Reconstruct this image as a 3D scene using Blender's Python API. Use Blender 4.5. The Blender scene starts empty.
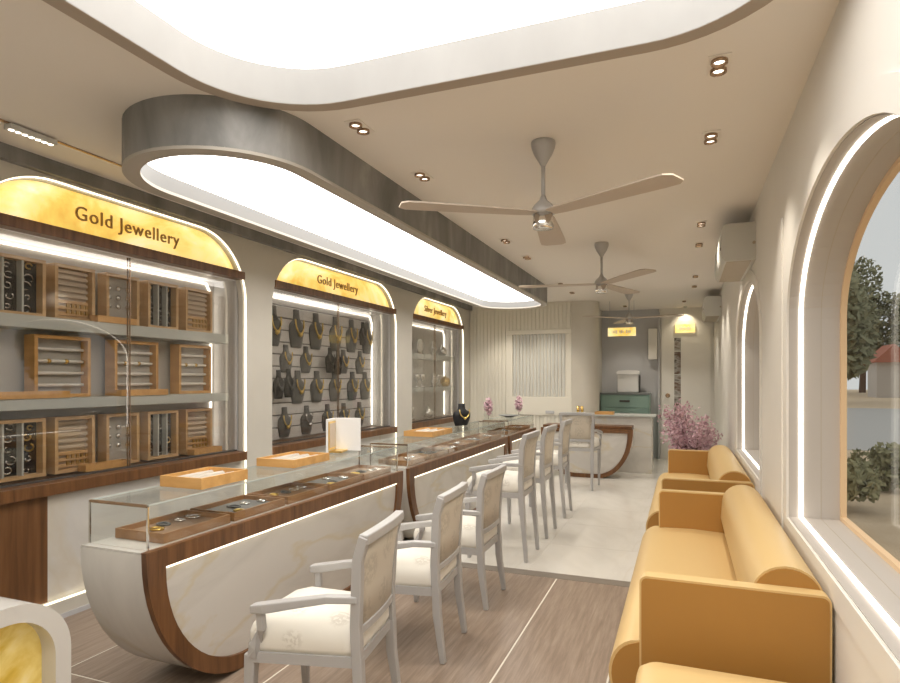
import bpy, bmesh, math, random
from mathutils import Matrix, Vector

# ------------------------------------------------------------------ camera, world, exposure
sc = bpy.context.scene
col = sc.collection
F_PX, VPX, VPY, CAM_H = 603.0, 684.0, 379.5, 1.5
YAW = math.atan((VPX - 450.0) / F_PX)
cd = bpy.data.cameras.new('camera')
cd.sensor_fit = 'HORIZONTAL'; cd.sensor_width = 36.0
cd.lens = 36.0 * F_PX / 900.0
cd.shift_y = (VPY - 341.5) / 900.0
cd.clip_start = 0.02; cd.clip_end = 300
cam = bpy.data.objects.new('camera', cd)
col.objects.link(cam)
cam.location = (0, 0, CAM_H)
cam.rotation_euler = (math.pi / 2, 0, YAW)
sc.camera = cam

world = bpy.data.worlds.new('overcast_sky'); sc.world = world
world.use_nodes = True
bg = world.node_tree.nodes['Background']
bg.inputs[0].default_value = (0.66, 0.68, 0.70, 1)
bg.inputs[1].default_value = 0.78

sc.view_settings.view_transform = 'Standard'
sc.view_settings.look = 'None'
sc.view_settings.gamma = 1
sc.view_settings.use_curve_mapping = False
sc.view_settings.exposure = 0.66
PANEL_E = 2.3      # luminous ceiling panel of the near cove
DRUM_E = 3.2       # glowing underside of the long drum
LED_E = 3.2        # warm strips
sc.cycles.sample_clamp_indirect = 6.0

PI = math.pi
R = math.radians
random.seed(7)

# ------------------------------------------------------------------ materials
MATS = {}
def nmat(name):
    m = bpy.data.materials.new(name); m.use_nodes = True
    MATS[name] = m
    nt = m.node_tree
    return m, nt, nt.nodes['Principled BSDF'], nt.nodes, nt.links
def c4(c): return (c[0], c[1], c[2], 1)
def plain(name, c, rough=.5, metal=0, spec=.5, coat=0, sheen=0):
    m, nt, b, N, L = nmat(name)
    b.inputs['Base Color'].default_value = c4(c)
    b.inputs['Roughness'].default_value = rough
    b.inputs['Metallic'].default_value = metal
    b.inputs['Specular IOR Level'].default_value = spec
    b.inputs['Coat Weight'].default_value = coat
    b.inputs['Sheen Weight'].default_value = sheen
    return m
def noisy(name, stops, scale=(4, 4, 4), nscale=1.0, detail=6, rough=.5, dist=0.0, bump=0, spec=.5, coat=0, metal=0, emit=0, nrough=.55):
    m, nt, b, N, L = nmat(name)
    tc = N.new('ShaderNodeTexCoord'); mp = N.new('ShaderNodeMapping')
    mp.inputs['Scale'].default_value = scale
    nz = N.new('ShaderNodeTexNoise'); nz.inputs['Scale'].default_value = nscale
    nz.inputs['Detail'].default_value = detail; nz.inputs['Distortion'].default_value = dist
    nz.inputs['Roughness'].default_value = nrough
    cr = N.new('ShaderNodeValToRGB')
    el = cr.color_ramp.elements
    while len(el) < len(stops): el.new(0.5)
    for e, (p, c) in zip(el, stops):
        e.position = p; e.color = c4(c)
    L.new(tc.outputs['Object'], mp.inputs[0]); L.new(mp.outputs[0], nz.inputs['Vector'])
    L.new(nz.outputs['Fac'], cr.inputs[0]); L.new(cr.outputs[0], b.inputs['Base Color'])
    b.inputs['Roughness'].default_value = rough; b.inputs['Specular IOR Level'].default_value = spec
    b.inputs['Coat Weight'].default_value = coat; b.inputs['Metallic'].default_value = metal
    if emit:
        L.new(cr.outputs[0], b.inputs['Emission Color']); b.inputs['Emission Strength'].default_value = emit
    if bump:
        bp = N.new('ShaderNodeBump'); bp.inputs['Strength'].default_value = bump; bp.inputs['Distance'].default_value = .01
        L.new(nz.outputs['Fac'], bp.inputs['Height']); L.new(bp.outputs[0], b.inputs['Normal'])
    return m
def emitter(name, c, e):
    m, nt, b, N, L = nmat(name)
    b.inputs['Base Color'].default_value = c4(c)
    b.inputs['Emission Color'].default_value = c4(c)
    b.inputs['Emission Strength'].default_value = e
    return m
def marble(name, base, vein1, vein2, scale=1.2, rough=.18, amount=1.0, stretch=(1, 1, 1), coat=0):
    m, nt, b, N, L = nmat(name)
    tc = N.new('ShaderNodeTexCoord'); mp = N.new('ShaderNodeMapping'); mp.inputs['Scale'].default_value = stretch
    mp.inputs['Rotation'].default_value = (.5, .35, .3)
    L.new(tc.outputs['Object'], mp.inputs[0])
    prev = None
    def vein(sc_, lo, hi, colr, fac, seed):
        n = N.new('ShaderNodeTexNoise'); n.inputs['Scale'].default_value = sc_; n.inputs['Detail'].default_value = 7
        n.inputs['Distortion'].default_value = 1.4; n.noise_dimensions = '4D'; n.inputs['W'].default_value = seed
        L.new(mp.outputs[0], n.inputs['Vector'])
        s = N.new('ShaderNodeMath'); s.operation = 'SUBTRACT'; s.inputs[1].default_value = .5
        a = N.new('ShaderNodeMath'); a.operation = 'ABSOLUTE'
        L.new(n.outputs['Fac'], s.inputs[0]); L.new(s.outputs[0], a.inputs[0])
        mr = N.new('ShaderNodeMapRange'); mr.inputs[1].default_value = lo; mr.inputs[2].default_value = hi
        mr.inputs[3].default_value = fac; mr.inputs[4].default_value = 0
        L.new(a.outputs[0], mr.inputs[0])
        mx = N.new('ShaderNodeMix'); mx.data_type = 'RGBA'
        L.new(mr.outputs[0], mx.inputs[0]); mx.inputs[7].default_value = c4(colr)
        return mx
    m1 = vein(scale, 0, .07, vein1, .75 * amount, 1.3); m1.inputs[6].default_value = c4(base)
    m2 = vein(scale * .8, 0, .025, vein2, .85 * amount, 5.1); L.new(m1.outputs[2], m2.inputs[6])
    L.new(m2.outputs[2], b.inputs['Base Color'])
    b.inputs['Roughness'].default_value = rough; b.inputs['Coat Weight'].default_value = coat
    return m
def glass(name, tint, refl=.06, rough=.0, top=.30):
    m, nt, b, N, L = nmat(name)
    N.remove(b)
    out = N['Material Output']
    tr = N.new('ShaderNodeBsdfTransparent'); tr.inputs[0].default_value = c4(tint)
    gl = N.new('ShaderNodeBsdfGlossy'); gl.inputs['Roughness'].default_value = rough; gl.inputs[0].default_value = (1, 1, 1, 1)
    lw = N.new('ShaderNodeLayerWeight'); lw.inputs[0].default_value = .12
    mr = N.new('ShaderNodeMapRange'); mr.inputs[3].default_value = refl; mr.inputs[4].default_value = top
    L.new(lw.outputs['Fresnel'], mr.inputs[0])
    mx = N.new('ShaderNodeMixShader')
    L.new(mr.outputs[0], mx.inputs[0]); L.new(tr.outputs[0], mx.inputs[1]); L.new(gl.outputs[0], mx.inputs[2])
    L.new(mx.outputs[0], out.inputs[0])
    return m
def damask(name, base, fig, scale=9.0, rough=.8, amt=1.0):
    m, nt, b, N, L = nmat(name)
    tc = N.new('ShaderNodeTexCoord')
    vo = N.new('ShaderNodeTexVoronoi'); vo.inputs['Scale'].default_value = scale * .55; vo.inputs['Randomness'].default_value = .35
    nz = N.new('ShaderNodeTexNoise'); nz.inputs['Scale'].default_value = scale * 5; nz.inputs['Detail'].default_value = 2
    L.new(tc.outputs['Object'], vo.inputs['Vector']); L.new(tc.outputs['Object'], nz.inputs['Vector'])
    r1 = N.new('ShaderNodeMapRange'); r1.inputs[1].default_value = .30; r1.inputs[2].default_value = .42; r1.inputs[3].default_value = 1; r1.inputs[4].default_value = 0
    r2 = N.new('ShaderNodeMapRange'); r2.inputs[1].default_value = .45; r2.inputs[2].default_value = .55
    L.new(vo.outputs['Distance'], r1.inputs[0]); L.new(nz.outputs['Fac'], r2.inputs[0])
    mu = N.new('ShaderNodeMath'); mu.operation = 'MULTIPLY'; L.new(r1.outputs[0], mu.inputs[0]); L.new(r2.outputs[0], mu.inputs[1])
    m3 = N.new('ShaderNodeMath'); m3.operation = 'MULTIPLY'; m3.inputs[1].default_value = amt; L.new(mu.outputs[0], m3.inputs[0])
    mx = N.new('ShaderNodeMix'); mx.data_type = 'RGBA'; mx.inputs[6].default_value = c4(base); mx.inputs[7].default_value = c4(fig)
    L.new(m3.outputs[0], mx.inputs[0]); L.new(mx.outputs[2], b.inputs['Base Color'])
    b.inputs['Roughness'].default_value = rough; b.inputs['Sheen Weight'].default_value = .2
    return m

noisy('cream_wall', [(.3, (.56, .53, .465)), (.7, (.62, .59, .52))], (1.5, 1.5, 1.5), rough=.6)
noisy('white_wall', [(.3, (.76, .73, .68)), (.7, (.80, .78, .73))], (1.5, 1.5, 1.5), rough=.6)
plain('ceiling_paint', (.82, .772, .71), .75)
plain('inner_grey', (.19, .187, .18), .6)
plain('rim_grey', (.42, .385, .335), .6)
plain('rim_shade', (.40, .335, .27), .7)  # ceiling paint made darker: the cove rim's shadow is in the colour
plain('reveal_shade', (.46, .42, .38), .6)  # wall colour darkened, with the shadow inside the arched reveals painted in
noisy('concrete', [(.25, (.12, .12, .113)), (.45, (.205, .202, .192)), (.58, (.26, .256, .243)), (.75, (.42, .41, .385))], (2.2, 2.2, .8), 1.6, 8, .55, .6)
noisy('plaster_band', [(.3, (.30, .295, .285)), (.7, (.37, .365, .355))], (1.2, 1.2, .6), 1.5, 6, .6)
emitter('ceiling_panel', (1, .97, .93), PANEL_E)
emitter('drum_panel', (1, .97, .93), DRUM_E)
emitter('led_warm', (1, .90, .70), LED_E * .55)
emitter('led_white', (1, .93, .82), LED_E * .9)
emitter('lamp_disc', (1, .90, .80), 3)
noisy('walnut', [(.25, (.07, .028, .009)), (.5, (.145, .062, .021)), (.75, (.22, .10, .036))], (9, 14, 1.2), 2.0, 8, .38, .4)
noisy('walnut_vertical', [(.25, (.07, .029, .010)), (.5, (.145, .064, .023)), (.75, (.21, .10, .038))], (8, 8, .6), 2.0, 8, .42, .4)
noisy('oak', [(.25, (.50, .26, .075)), (.6, (.66, .37, .125)), (.8, (.74, .45, .18))], (2, 8, 8), 2.0, 6, .45, .3)
noisy('oak_pale', [(.25, (.55, .34, .16)), (.7, (.68, .46, .25))], (2, 8, 8), 2.0, 6, .5, .3)
marble('marble_gold', (.63, .605, .565), (.50, .475, .44), (.58, .48, .28), .9, .22, .55, (1, .7, 1.7))
marble('marble_pale', (.64, .62, .58), (.50, .485, .46), (.55, .48, .36), .8, .22, .6, (1, 1, .5))
marble('marble_floor', (.70, .675, .625), (.60, .57, .52), (.62, .57, .48), .9, .16, .45, (1.6, .5, 1))
noisy('brown_tile', [(.25, (.17, .125, .092)), (.45, (.25, .187, .142)), (.58, (.31, .24, .185)), (.78, (.42, .335, .27))], (14, .8, 1), 3.0, 10, .36, .25, nrough=.72)
noisy('oak_dark', [(.25, (.22, .105, .04)), (.7, (.36, .19, .085))], (8, 2, 8), 2.0, 6, .4, .3)
plain('grout', (.70, .66, .58), .5)
plain('threshold', (.20, .17, .14), .4)
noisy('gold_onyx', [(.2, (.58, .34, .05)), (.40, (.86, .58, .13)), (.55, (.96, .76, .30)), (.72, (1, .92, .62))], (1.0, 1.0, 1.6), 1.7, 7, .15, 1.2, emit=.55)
noisy('yellow_onyx', [(.25, (.42, .24, .02)), (.45, (.66, .44, .07)), (.6, (.80, .62, .2)), (.8, (.88, .76, .42))], (1.6, 1.6, 2.2), 1.8, 8, .2, 1.4, emit=.10)
glass('clear_glass', (.975, .985, .98), .03)
glass('door_glass', (.90, .89, .87), .05)
glass('window_glass', (.86, .86, .84), .010, 0, .04)
plain('glass_edge', (.55, .60, .58), .15, 0, .8)
plain('chrome', (.78, .77, .75), .12, 1)
plain('steel_brown', (.42, .29, .19), .25, .7)
plain('brass', (.80, .56, .20), .25, 1)
plain('gold_metal', (.86, .62, .20), .28, 1)
plain('silver_metal', (.80, .80, .80), .22, 1)
plain('letter_bronze', (.46, .29, .10), .4, .4)
plain('trim_champagne', (.74, .68, .56), .35, .3)
plain('chair_paint', (.43, .42, .415), .38)
damask('seat_fabric', (.76, .73, .66), (.56, .52, .45), 12, .75, .7)
damask('back_fabric', (.56, .50, .41), (.45, .40, .325), 10, .75, .8)
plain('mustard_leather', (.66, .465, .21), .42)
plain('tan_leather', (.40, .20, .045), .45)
plain('dark_foot', (.05, .045, .04), .5)
plain('fan_metal', (.46, .45, .44), .4, .2)
plain('fan_blade', (.50, .425, .355), .5)
plain('ac_plastic', (.60, .60, .565), .45)
plain('ac_grille', (.42, .36, .27), .5)
plain('white_plastic', (.80, .80, .80), .35)
plain('teal_paint', (.27, .41, .36), .45)
plain('slate_top', (.20, .22, .22), .3)
plain('grey_wall', (.52, .52, .53), .6)
plain('black_velvet', (.010, .010, .012), .7)
plain('charcoal_velvet', (.12, .118, .113), .8, sheen=.3)
plain('beige_linen', (.62, .52, .42), .85)
plain('white_linen', (.76, .74, .70), .85)
plain('velvet_brown', (.30, .20, .13), .8)
plain('roll_linen', (.50, .46, .40), .85)
plain('grey_linen', (.42, .40, .37), .85)
plain('shelf_grey', (.50, .52, .50), .4)
plain('niche_back', (.56, .53, .49), .6)
plain('niche_side', (.56, .55, .54), .45)
plain('slat_white', (.66, .64, .63), .5)
plain('slot_dark', (.18, .17, .16), .7)
plain('fluted_panel', (.78, .75, .66), .55)
plain('fluted_louvre', (.62, .62, .58), .5)
plain('frame_wood', (.70, .50, .30), .5)
noisy('pink_petal', [(.3, (.52, .30, .36)), (.7, (.70, .52, .56))], (20, 20, 20), 1, 2, .7)
plain('bark', (.16, .10, .07), .8)
plain('pot_white', (.7, .68, .65), .4)
plain('asphalt', (.48, .46, .43), .8)
noisy('tan_earth', [(.3, (.60, .45, .29)), (.7, (.74, .58, .40))], (.6, .6, .6), 2, 6, .9)
noisy('bush_leaf', [(.3, (.22, .22, .11)), (.7, (.42, .39, .22))], (2, 2, 2), 2, 4, .8)
noisy('tree_leaf', [(.3, (.16, .165, .09)), (.7, (.35, .335, .20))], (1, 1, 1), 1, 4, .8)
plain('red_roof', (.45, .16, .10), .7)
plain('hut_wall', (.55, .50, .45), .7)
plain('dark_slot', (.06, .055, .05), .5)
noisy('door_pattern', [(.35, (.10, .085, .07)), (.5, (.42, .40, .37)), (.65, (.16, .10, .07))], (3, 3, 6), 2, 2, .3)

# ------------------------------------------------------------------ helpers
def wm(o):
    m = Matrix.LocRotScale(o.location, o.rotation_euler, o.scale)
    return wm(o.parent) @ o.matrix_parent_inverse @ m if o.parent else m
def tag(o, label=None, cat=None, group=None, kind=None):
    if label: o['label'] = label
    if cat: o['category'] = cat
    if group: o['group'] = group
    if kind: o['kind'] = kind
    return o
def link(name, me, parent=None):
    o = bpy.data.objects.new(name, me); col.objects.link(o)
    if parent:
        o.parent = parent; o.matrix_parent_inverse = wm(parent).inverted()
    return o
def thing(name, label, cat, loc=(0, 0, 0), group=None, rz=0):
    o = bpy.data.objects.new(name, None); col.objects.link(o)
    o.empty_display_size = .1
    o.location = loc; o.rotation_euler = (0, 0, rz)
    return tag(o, label, cat, group)
def copy_tree(o, parent=None):
    c = o.copy(); col.objects.link(c)
    if parent:
        inv = o.matrix_parent_inverse.copy(); c.parent = parent; c.matrix_parent_inverse = inv
    for ch in list(o.children): copy_tree(ch, c)
    return c
def place(o, loc, rz=None):
    o.location = loc
    if rz is not None: o.rotation_euler = (0, 0, rz)
    return o

class MB:
    def __init__(s): s.v = []; s.f = []; s.sm = []
    def add(s, vs, fs, smooth=False):
        n = len(s.v); s.v += [tuple(p) for p in vs]
        for f in fs: s.f.append(tuple(i + n for i in f)); s.sm.append(smooth)
        return s
    def box(s, x0, x1, y0, y1, z0, z1):
        return s.add([(x0, y0, z0), (x1, y0, z0), (x1, y1, z0), (x0, y1, z0), (x0, y0, z1), (x1, y0, z1), (x1, y1, z1), (x0, y1, z1)],
              [(0, 3, 2, 1), (4, 5, 6, 7), (0, 1, 5, 4), (1, 2, 6, 5), (2, 3, 7, 6), (3, 0, 4, 7)])
    def loft(s, rings, smooth=True, cap=True, closed=True):
        n = len(rings[0]); vs = [p for r in rings for p in r]; fs = []
        for i in range(len(rings) - 1):
            for j in range(n if closed else n - 1):
                a = i * n + j; b = i * n + (j + 1) % n
                fs.append((a, b, b + n, a + n))
        s.add(vs, fs, smooth)
        if cap:
            b0 = len(s.v) - len(vs)
            s.f.append(tuple(b0 + j for j in range(n))[::-1]); s.sm.append(False)
            s.f.append(tuple(b0 + (len(rings) - 1) * n + j for j in range(n))); s.sm.append(False)
        return s
    def lathe(s, prof, c=(0, 0, 0), n=16, smooth=True, axis='z'):
        rings = []
        for r, z in prof:
            ring = []
            for k in range(n):
                t = 2 * PI * k / n
                p = (r * math.cos(t), r * math.sin(t), z)
                if axis == 'x': p = (z, p[0], p[1])
                if axis == 'y': p = (p[1], z, p[0])
                ring.append((c[0] + p[0], c[1] + p[1], c[2] + p[2]))
            rings.append(ring)
        return s.loft(rings, smooth)
    def tube(s, pts, r, n=8, smooth=True, rect=None):
        pts = [Vector(p) for p in pts]; rings = []
        rs = r if isinstance(r, (list, tuple)) else [r] * len(pts)
        up0 = Vector((0, 0, 1))
        for i, p in enumerate(pts):
            d = (pts[min(i + 1, len(pts) - 1)] - pts[max(i - 1, 0)]).normalized()
            up = up0 if abs(d.dot(up0)) < .95 else Vector((0, 1, 0))
            a = d.cross(up).normalized(); b = a.cross(d).normalized()
            if rect:
                w, h = rect[0] * rs[i], rect[1] * rs[i]
                ring = [p + a * w + b * h, p - a * w + b * h, p - a * w - b * h, p + a * w - b * h]
            else:
                ring = [p + (a * math.cos(2 * PI * k / n) + b * math.sin(2 * PI * k / n)) * rs[i] for k in range(n)]
            rings.append(ring)
        return s.loft(rings, smooth and not rect)
    def mesh(s, name, mat, bevel=0, seg=2):
        me = bpy.data.meshes.new(name); me.from_pydata(s.v, [], s.f)
        for p, q in zip(me.polygons, s.sm): p.use_smooth = q
        bm = bmesh.new(); bm.from_mesh(me)
        bmesh.ops.recalc_face_normals(bm, faces=bm.faces)
        if bevel:
            ed = [e for e in bm.edges if len(e.link_faces) == 2 and e.calc_face_angle(0) > .5]
            bmesh.ops.bevel(bm, geom=ed, offset=bevel, segments=seg, profile=.5, affect='EDGES', clamp_overlap=True)
        bm.to_mesh(me); bm.free()
        me.materials.append(MATS[mat]); me.update()
        return me
    def build(s, name, mat, parent=None, bevel=0, seg=2):
        return link(name, s.mesh(name, mat, bevel, seg), parent)
def box(name, x0, x1, y0, y1, z0, z1, mat, parent=None, bevel=0, seg=2):
    return MB().box(x0, x1, y0, y1, z0, z1).build(name, mat, parent, bevel, seg)

# ---- outlines (2D)
def arc(cx, cy, rx, ry, a0, a1, n=10):
    return [(cx + rx * math.cos(R(a0 + (a1 - a0) * k / n)), cy + ry * math.sin(R(a0 + (a1 - a0) * k / n))) for k in range(n + 1)]
def rrect(u0, u1, v0, v1, rt, rb, n=10):
    p = []
    p += arc(u1 - rb, v0 + rb, rb, rb, -90, 0, n) if rb else [(u1, v0)]
    p += arc(u1 - rt, v1 - rt, rt, rt, 0, 90, n) if rt else [(u1, v1)]
    p += arc(u0 + rt, v1 - rt, rt, rt, 90, 180, n) if rt else [(u0, v1)]
    p += arc(u0 + rb, v0 + rb, rb, rb, 180, 270, n) if rb else [(u0, v0)]
    return p
def archwin(u0, u1, v0, vs, rise, n=20):
    c = (u0 + u1) / 2; h = (u1 - u0) / 2
    return [(u0, v0), (u1, v0)] + arc(c, vs, h, rise, 0, 180, n)
def dshape(u0, u1, v1, rx, rz, n=12, v0=0.0):
    return [(u0, v1)] + arc(u0 + rx, v0 + rz, rx, rz, 180, 270, n) + arc(u1 - rx, v0 + rz, rx, rz, 270, 360, n) + [(u1, v1)]
def clip(poly, v, keep_above):
    out = []
    for i, p in enumerate(poly):
        q = poly[(i + 1) % len(poly)]
        pin = (p[1] >= v) == keep_above; qin = (q[1] >= v) == keep_above
        if pin: out.append(p)
        if pin != qin:
            t = (v - p[1]) / (q[1] - p[1]); out.append((p[0] + t * (q[0] - p[0]), v))
    return out
def dedupe(p):
    o = []
    for q in p:
        if not o or math.hypot(q[0] - o[-1][0], q[1] - o[-1][1]) > 1e-5: o.append(q)
    if math.hypot(o[0][0] - o[-1][0], o[0][1] - o[-1][1]) < 1e-5: o.pop()
    return o
def offset(poly, d):
    poly = dedupe(poly); n = len(poly); out = []
    ar = sum(poly[i][0] * poly[(i + 1) % n][1] - poly[(i + 1) % n][0] * poly[i][1] for i in range(n))
    sg = 1 if ar > 0 else -1
    for i in range(n):
        a = Vector(poly[i - 1]); b = Vector(poly[i]); c = Vector(poly[(i + 1) % n])
        d1 = (b - a).normalized(); d2 = (c - b).normalized()
        n1 = Vector((d1.y, -d1.x)) * sg; n2 = Vector((d2.y, -d2.x)) * sg
        m = (n1 + n2)
        if m.length < 1e-6: m = n1
        m.normalize(); k = d / max(.35, m.dot(n1))
        out.append((b.x + m.x * k, b.y + m.y * k))
    return out
def plate(name, outer, holes, w0, w1, plane, mat, parent=None, smooth_edge=False):
    """2D outline with holes, extruded from w0 to w1; plane 'yz' (along X), 'xz' (along Y), 'xy' (along Z)"""
    cu = bpy.data.curves.new(name, 'CURVE'); cu.dimensions = '2D'; cu.fill_mode = 'BOTH'
    cu.extrude = abs(w1 - w0) / 2
    for poly in [outer] + list(holes):
        poly = dedupe(poly)
        sp = cu.splines.new('POLY'); sp.points.add(len(poly) - 1)
        for q, p in zip(sp.points, poly): q.co = (p[0], p[1], 0, 1)
        sp.use_cyclic_u = True
    tmp = bpy.data.objects.new('tmp', cu); col.objects.link(tmp)
    dg = bpy.context.evaluated_depsgraph_get()
    me = bpy.data.meshes.new_from_object(tmp.evaluated_get(dg))
    bpy.data.objects.remove(tmp); bpy.data.curves.remove(cu)
    wc = (w0 + w1) / 2
    for v in me.vertices:
        u, t, w = v.co
        v.co = (wc + w, u, t) if plane == 'yz' else (u, wc + w, t) if plane == 'xz' else (u, t, wc + w)
    bm = bmesh.new(); bm.from_mesh(me)
    bmesh.ops.remove_doubles(bm, verts=bm.verts, dist=1e-5)
    bmesh.ops.recalc_face_normals(bm, faces=bm.faces)
    for f in bm.faces: f.smooth = True
    bm.to_mesh(me); bm.free()
    me.set_sharp_from_angle(angle=R(32))
    me.name = name; me.materials.clear(); me.materials.append(MATS[mat])
    return link(name, me, parent)
def ribbon(name, poly, w0, w1, thick, plane, mat, parent=None, closed=True):
    """a strip that follows an outline, lying on its inner side"""
    poly = dedupe(poly); inn = offset(poly, -thick); n = len(poly)
    mb = MB(); rings = []
    def P3(p, w): return (w, p[0], p[1]) if plane == 'yz' else (p[0], w, p[1]) if plane == 'xz' else (p[0], p[1], w)
    for p, q in zip(poly, inn): rings.append([P3(p, w0), P3(p, w1), P3(q, w1), P3(q, w0)])
    if closed: rings.append(rings[0])
    mb.loft(rings, False, cap=not closed)
    return mb.build(name, mat, parent)
def text_mesh(name, body, size, depth, mat, parent, to_world, font_spacing=1.0):
    cu = bpy.data.curves.new(name, 'FONT'); cu.body = body; cu.size = size; cu.extrude = depth
    cu.align_x = 'CENTER'; cu.align_y = 'CENTER'; cu.resolution_u = 3; cu.space_character = font_spacing
    tmp = bpy.data.objects.new('tmp', cu); col.objects.link(tmp)
    dg = bpy.context.evaluated_depsgraph_get()
    me = bpy.data.meshes.new_from_object(tmp.evaluated_get(dg))
    bpy.data.objects.remove(tmp); bpy.data.curves.remove(cu)
    for v in me.vertices: v.co = to_world(v.co)
    me.materials.clear(); me.materials.append(MATS[mat]); me.name = name
    return link(name, me, parent)
def struct(o): o['kind'] = 'structure'; return o

# ------------------------------------------------------------------ key dimensions
XL, XR, ZC = -3.64, .514, 2.84
YB, YF = -1.6, 12.1
STEP_Y = 4.53

# ------------------------------------------------------------------ floor
fl = struct(box('floor', -4.1, 1.0, YB - .1, 12.3, -.12, -.002, 'grout'))
def tile_mesh(sx, sy, mat):
    return MB().box(0, sx, 0, sy, -.014, 0).mesh('tile', mat, .0015, 1)
xs = [-3.64 - .0] ; xe = [XL, -2.985, -1.94, -.895, -.355, XR]
g = .005
ys = [(-1.6, -.19), (-.19, 2.17), (2.17, STEP_Y)]
for i in range(len(xe) - 1):
    x0, x1 = xe[i], xe[i + 1]
    for (y0, y1) in ys:
        o = link('tile', tile_mesh(x1 - x0 - 2 * g, y1 - y0 - 2 * g, 'brown_tile'), fl)
        o.location = (x0 + g, y0 + g, 0)
o = box('threshold_strip', XL, XR, STEP_Y, STEP_Y + .12, -.014, .001, 'threshold', fl)
wx = [XL + (XR - XL) * k / 5 for k in range(6)]
wy = [STEP_Y + .12 + (YF - STEP_Y - .12) * k / 9 for k in range(10)]
me = MB().box(0, wx[1] - wx[0] - .002, 0, wy[1] - wy[0] - .002, -.014, 0).mesh('tile', 'marble_floor')
for i in range(5):
    for j in range(9):
        o = link('tile', me, fl); o.location = (wx[i] + .001, wy[j] + .001, 0)

# ------------------------------------------------------------------ ceiling with two luminous coves
cove_big = rrect(-1.99, .36, -1.25, 2.46, .5, .5, 12)
ce = struct(plate('ceiling', [(-4.1, YB - .1), (1.0, YB - .1), (1.0, 12.3), (-4.1, 12.3)], [cove_big], ZC, ZC + .04, 'xy', 'ceiling_paint'))
t = thing('ceiling_cove', 'large rounded luminous ceiling recess with pale band above the counters, nearest the camera', 'ceiling light', (-.83, .6, ZC))
plate('rim', offset(cove_big, .07), [cove_big], ZC - .035, ZC + .002, 'xy', 'rim_shade', t)
plate('side_band', offset(cove_big, .02), [offset(cove_big, -.002)], ZC - .033, 2.985, 'xy', 'plaster_band', t)
plate('light_panel', offset(cove_big, .015), [], 2.975, 3.0, 'xy', 'ceiling_panel', t)
drum = rrect(-2.89, -1.83, 2.16, 9.05, .53, .53, 14)
drum_in = offset(drum, -.085)
t = thing('drum_light', 'long hanging oval ceiling light with concrete sides and glowing white underside', 'ceiling light', (-2.34, 5.6, ZC))
plate('drum_side', drum, [offset(drum, -.02)], 2.60, ZC, 'xy', 'concrete', t)
plate('bottom_rim', offset(drum, .0), [drum_in], 2.585, 2.602, 'xy', 'rim_grey', t)
plate('inner_side', offset(drum_in, .015), [drum_in], 2.602, 2.70, 'xy', 'inner_grey', t)
plate('light_panel', offset(drum_in, .01), [], 2.69, 2.71, 'xy', 'drum_panel', t)

# ------------------------------------------------------------------ left wall with the three display niches
NICHES = [(2.06, 4.37), (4.72, 7.39), (7.87, 10.07)]
outl = [rrect(a, b, .11, 2.74, .55, .3, 14) for a, b in NICHES]
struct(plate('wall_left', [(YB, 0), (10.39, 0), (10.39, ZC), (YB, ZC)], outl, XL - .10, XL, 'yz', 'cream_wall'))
struct(box('wall_left_outer', -4.14, -4.06, YB, 12.2, 0, ZC, 'cream_wall'))
struct(box('trim_1', XL, XL + .05, YB, 10.385, 2.755, ZC, 'concrete'))
struct(box('baseboard_left', XL, XL + .008, YB, 10.385, 0, .03, 'grey_wall'))

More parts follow.
